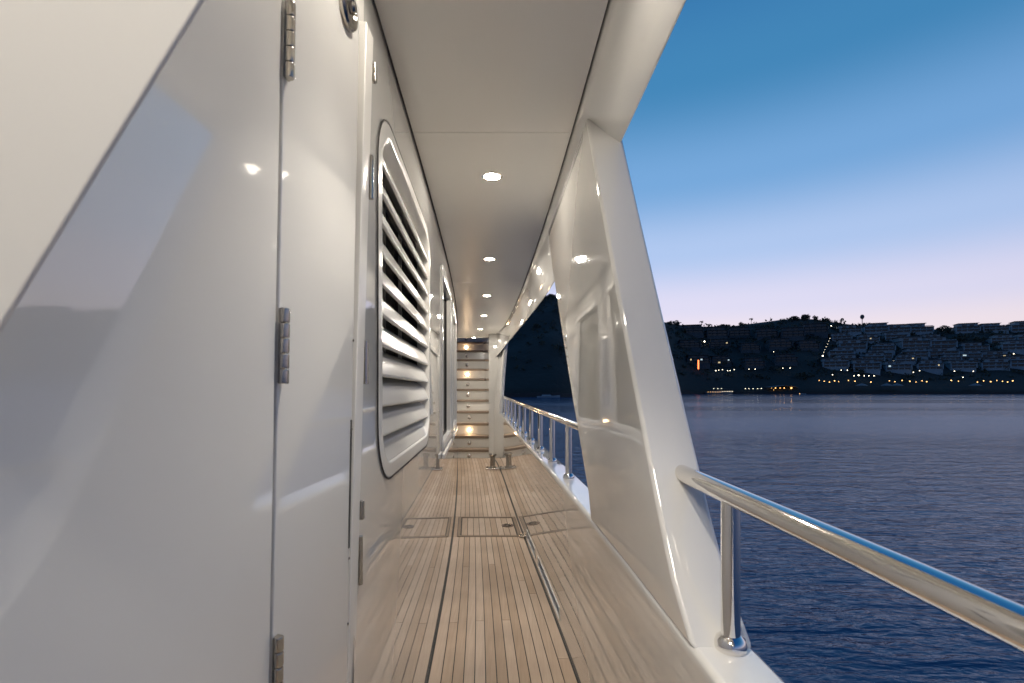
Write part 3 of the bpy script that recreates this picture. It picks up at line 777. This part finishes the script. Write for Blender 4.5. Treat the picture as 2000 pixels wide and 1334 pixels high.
for i, (x, y, sp, lab) in enumerate(ridge):
    k = i % 3
    t = tp[k] if k not in usedt else copy_tree(tp[k]); usedt.add(k)
    p = terr((x - 1000) / F, .985) if y < 652 else terr_at(x, y + 6)
    s = sp / F * p.y / 5.2
    t.location = p - Vector((0, 0, 3.4 * s)); t.scale = (s * (.9 + .5 * (i * 7 % 5) / 4), s, s * (.8 + .3 * (i * 3 % 4) / 3)); t.rotation_euler = (0, 0, i * 1.3)
    tag(t, lab, 'tree', 'dark trees on the far hills')
for i, (x, lab) in enumerate([(1370, 'left palm silhouetted on the far ridge above the houses'), (1467, 'right palm silhouetted on the far ridge above the houses')]):
    t = pp if i == 0 else copy_tree(pp); p = terr((x - 1000) / F, .98); s = 1.0
    t.location = p - Vector((0, 0, .5)); t.scale = (s,)*3
    tag(t, lab, 'palm tree', 'palms on the far ridge')
# mushroom-shaped water tower on the ridge
p = terr((1684 - 1000) / F, .99); wt = empty('water_tower', p); k = p.y / F
MB().tube([(0,0,-3),(0,0,14*k)], .6*k, 10).build('shaft', M_plaster2, wt)
MB().lathe([(.5*k,12*k),(3.2*k,15*k),(3.6*k,18*k),(2.4*k,21*k),(0,22*k)], 16).build('tank', M_plaster2, wt, smooth=True)
tag(wt, 'thin mushroom shaped water tower on the ridge behind pale houses', 'tower')
# scrub over the whole slope: one mass nobody could count
mb = MB(); rs = random.Random(11)
for _ in range(1500):
    t = rs.uniform(-.35, 1.35); v = rs.uniform(.05, 1.0) ** .8
    p = terr(t, v); r = rs.uniform(1.6, 4.2) * (p.y / 600)
    if rs.random() < .12: r *= 1.5
    leaf_blob(mb, p + Vector((0, 0, r * .35)), (r * 1.3, r, r * .8), 16, r * .34, rs)
sb = mb.build('scrub', M_leaf, recalc=False); sb['kind'] = 'stuff'; sb['label'] = 'dark scrub and bushes covering the far hillsides'

# ------------------------------------------------------------------ lamps on the shore
def make_lamp(gm):
    l = empty('street_lamp')
    MB().tube([(0,0,-5),(0,0,0)], .12, 6).build('pole', M_pole, l)
    MB().lathe([(0,-.55),(.42,-.38),(.58,0),(.42,.38),(0,.55)], 10).build('globe', gm, l, smooth=True)
    return l
LP = {'w': make_lamp(M_glow), 'n': make_lamp(M_gloww), 'b': make_lamp(M_glowb)}
first = {k: True for k in LP}
def lamp(kind, x, y, lab, group, s=1.0, fwd=0.0):
    t = (x - 1000) / F
    p = terr_at(x, y) if y < 757 else terr(t, .005)
    p = p.copy(); k = (1 - fwd)
    d = p.y - 14 if y < 757 else p.y - 3
    p = px(x, y, d)
    o = LP[kind] if first[kind] else copy_tree(LP[kind]); first[kind] = False
    sc = d / 480 * s * .82
    o.location = p; o.scale = (sc,)*3; tag(o, lab, 'street lamp', group)
prom = [1600,1610,1620,1630,1638,1657,1670,1701,1737,1748,1762,1777,1789,1801,1810,1858,1872,1909,1921,1935,1947,1958,1968,1978]
for i, x in enumerate(prom):
    sec_, j = ('left', i) if i < 8 else ('middle', i - 8) if i < 15 else ('right', i - 15)
    lamp('w', x, 743 + (i * 7 % 5) * .8, '%s orange lamp from the left in the %s run of promenade lights' % ((ordn + ['ninth'])[j], sec_), 'orange lamps along the promenade', .75 + .35 * ((i * 13) % 4) / 3)
white = [(1626,732),(1643,723),(1655,723),(1668,734),(1677,733),(1688,734),(1697,734),(1707,734),(1777,719),(1784,727),(1796,724),(1864,725),(1881,737),(1901,725)]
for i, (x, y) in enumerate(white):
    lamp('n', x, y, 'white lamp, %s from the left above the orange promenade lights' % (['first','second','third','fourth','fifth','sixth','seventh','eighth','ninth','tenth','eleventh','twelfth','thirteenth','last'][i]), 'white lamps above the promenade', .8 if i not in (4, 8) else 1.3)
hillb = [(1624,637,1.3,'bright white lamp high in the dark gully'),(1638,655,1.6,'brightest white lamp beside the second row of pale houses'),(1827,676,1.6,'bright lone lamp in the middle of the right hillside'),(1607,695,1.1,'greenish white lamp at the foot of the gully path'),
         (1681,706,.9,'small white lamp among the lowest pale houses'),(1718,643,1.0,'white lamp on a balcony of the top row'),(1745,705,.7,'faint white lamp in the lowest row of pale houses'),(1916,642,.8,'left lamp of a close pair under the right ridge houses'),(1926,641,.8,'right lamp of a close pair under the right ridge houses'),
         (1980,691,.9,'bluish white lamp near the right edge of the picture'),(1946,713,.9,'small lamp low on the far right hillside'),(1376,667,1.1,'white lamp high on the dark left slope'),(1451,676,.7,'faint lamp in the middle of the dark left slope'),(1511,687,.6,'small lamp on the right of the dark left slope')]
for x, y, s, lab in hillb: lamp('b' if s > 1 else 'n', x, y, lab, 'lamps on the hillside', s)
for i in range(6):
    lamp('n', 1621 - i * 2.4, 661 + i * 5.4, '%s tiny lamp from the top on the path down the gully' % ordn[i], 'tiny lamps down the gully path', .4)
lowl = [(1398,724,1),(1404,723,.8),(1411,722,.8),(1421,724,.9),(1426,724,.8),(1434,722,.9),(1463,721,.8),(1475,721,.9),(1529,719,.8),(1543,719,.9)]
for i, (x, y, s) in enumerate(lowl):
    lamp('n', x, y, '%s lamp from the left along the terrace low on the left slope' % ['first','second','third','fourth','fifth','sixth','seventh','eighth','ninth','last'][i], 'terrace lamps low on the left slope', s * .9)
beach = [1394,1402,1409,1456,1463,1471,1480,1487]
for i, x in enumerate(beach): lamp('n', x, 759, '%s small lamp from the left along the beach at the waterline' % ordn[i], 'small lamps along the beach', .6)
# red neon column on a left house
p = px(1364, 712, terr_at(1364, 712).y - 16); ns = empty('neon_sign', p)
MB().box((-.7,-.2,-5),(.7,.2,5)).build('tube_panel', M_glowr, ns, bevel=.15); MB().box((-.9,.22,-9),(.9,.5,5.3)).build('backing', M_pole, ns)
tag(ns, 'glowing upright orange red sign on the dark left slope', 'sign')
# beach restaurant with lit canopy
Yb = terr((1533 - 1000) / F, 0).y + 1; p = px(1533, 762, Yb); rest = empty('beach_restaurant', p); k = Yb / F
MB().add([Vector(v) for v in ((-28*k,0,6*k),(0,0,9.5*k),(28*k,0,6*k),(28*k,14,6*k),(0,14,9.5*k),(-28*k,14,6*k),(-28*k,0,5.6*k),(0,0,9.1*k),(28*k,0,5.6*k),(28*k,14,5.6*k),(0,14,9.1*k),(-28*k,14,5.6*k))],
         [(0,1,4,5),(1,2,3,4),(6,7,1,0),(7,8,2,1),(9,10,4,3),(10,11,5,4),(6,11,10,7),(7,10,9,8),(0,5,11,6),(2,8,9,3)]).build('canopy', M_canvas, rest)
for q in range(6): MB().box((-26*k + q*10.4*k - .12, .2, -3*k), (-26*k + q*10.4*k + .12, .5, 5.6*k)).build('post', M_pole, rest)
MB().box((-27*k, 8, -3*k), (27*k, 8.4, 5*k)).build('back_wall', M_plaster2, rest)
for q, (dx, s) in enumerate([(-23,.8),(-15,1),(-6,.9),(2,1),(16,1.6),(9,.6),(-19,.5),(22,.6)]):
    MB().lathe([(0,-.5*s),(.6*s,0),(0,.5*s)], 8, Matrix.Translation((dx*k, 3, (4.2 if q < 5 else .5)*k))).build('lantern', M_glow, rest, smooth=True)
tag(rest, 'beach restaurant with pale canopy and orange lanterns at the waterline', 'restaurant')
# parasols on the right beach
up = None
for i, x in enumerate([1683, 1732, 1752, 1905]):
    Yp = terr((x - 1000) / F, 0).y - 1; p = px(x, 752, Yp); k = Yp / F
    if up is None:
        up = empty('beach_umbrella')
        MB().tube([(0,0,-4*k),(0,0,4*k)], .1, 6).build('pole', M_pole, up)
        MB().lathe([(10*k,-1.4*k),(9.8*k,-.9*k),(5*k,1.6*k),(0,3.4*k)], 10).build('canopy', M_canvas, up)
        o = up
    else: o = copy_tree(up)
    o.location = p; o.scale = (1,)*3
    tag(o, ['pale beach umbrella left of the gap in the orange lights', 'pale beach umbrella just right of the gap in the lights', 'pale beach umbrella under the middle orange lights', 'pale beach umbrella farthest right on the shore'][i], 'umbrella', 'pale umbrellas on the beach')
# moored boats
def boat(p, L, m, lab, lights):
    b = empty('moored_boat', p)
    MB().loft([[Vector((x, -w, 0)), Vector((x, w, 0)), Vector((x, w*1.25, h)), Vector((x, -w*1.25, h))] for x, w, h in ((-L/2,L*.10,L*.06),(-L/4,L*.12,L*.065),(L/4,L*.11,L*.075),(L*.5,L*.01,L*.10))]).build('hull', m, b, bevel=.05)
    MB().loft([[Vector((x0, -L*.08, L*.06)), Vector((x1, -L*.08, L*.06)), Vector((x1 - L*.05*f, L*.08, L*.06)), Vector((x0, L*.08, L*.06))] for x0, x1, f in ((-L*.3, L*.15, 0),)] +
              [[Vector((-L*.28, -L*.07, L*.12)), Vector((L*.08, -L*.07, L*.12)), Vector((L*.08, L*.07, L*.12)), Vector((-L*.28, L*.07, L*.12))]]).build('cabin', m, b)
    for q in range(lights):
        MB().lathe([(0,-.28),(.32,0),(0,.28)], 8, Matrix.Translation((-L*.45 + L*.9*q/max(1, lights-1), -L*.13, L*.085 + (.6 if q > lights*.5 else 0)))).build('deck_light', M_glow if q < 6 else M_gloww, b, smooth=True)
    tag(b, lab, 'boat', 'boats moored off the far shore')
Yq = SH(.425) - 14; boat(Vector((.425 * Yq, Yq, WZ)), 26, M_boat, 'long low boat strung with lights off the left beach', 11)
Yq = SH(.595) - 10; boat(Vector((.597 * Yq, Yq, WZ)), 7, M_plaster, 'small pale boat at the foot of the gully', 1)
Yq = SH(.09) - 6; boat(Vector((.075 * Yq, Yq, WZ)), 11, M_plaster, 'small boat under the near dark hill behind the far rail', 0)
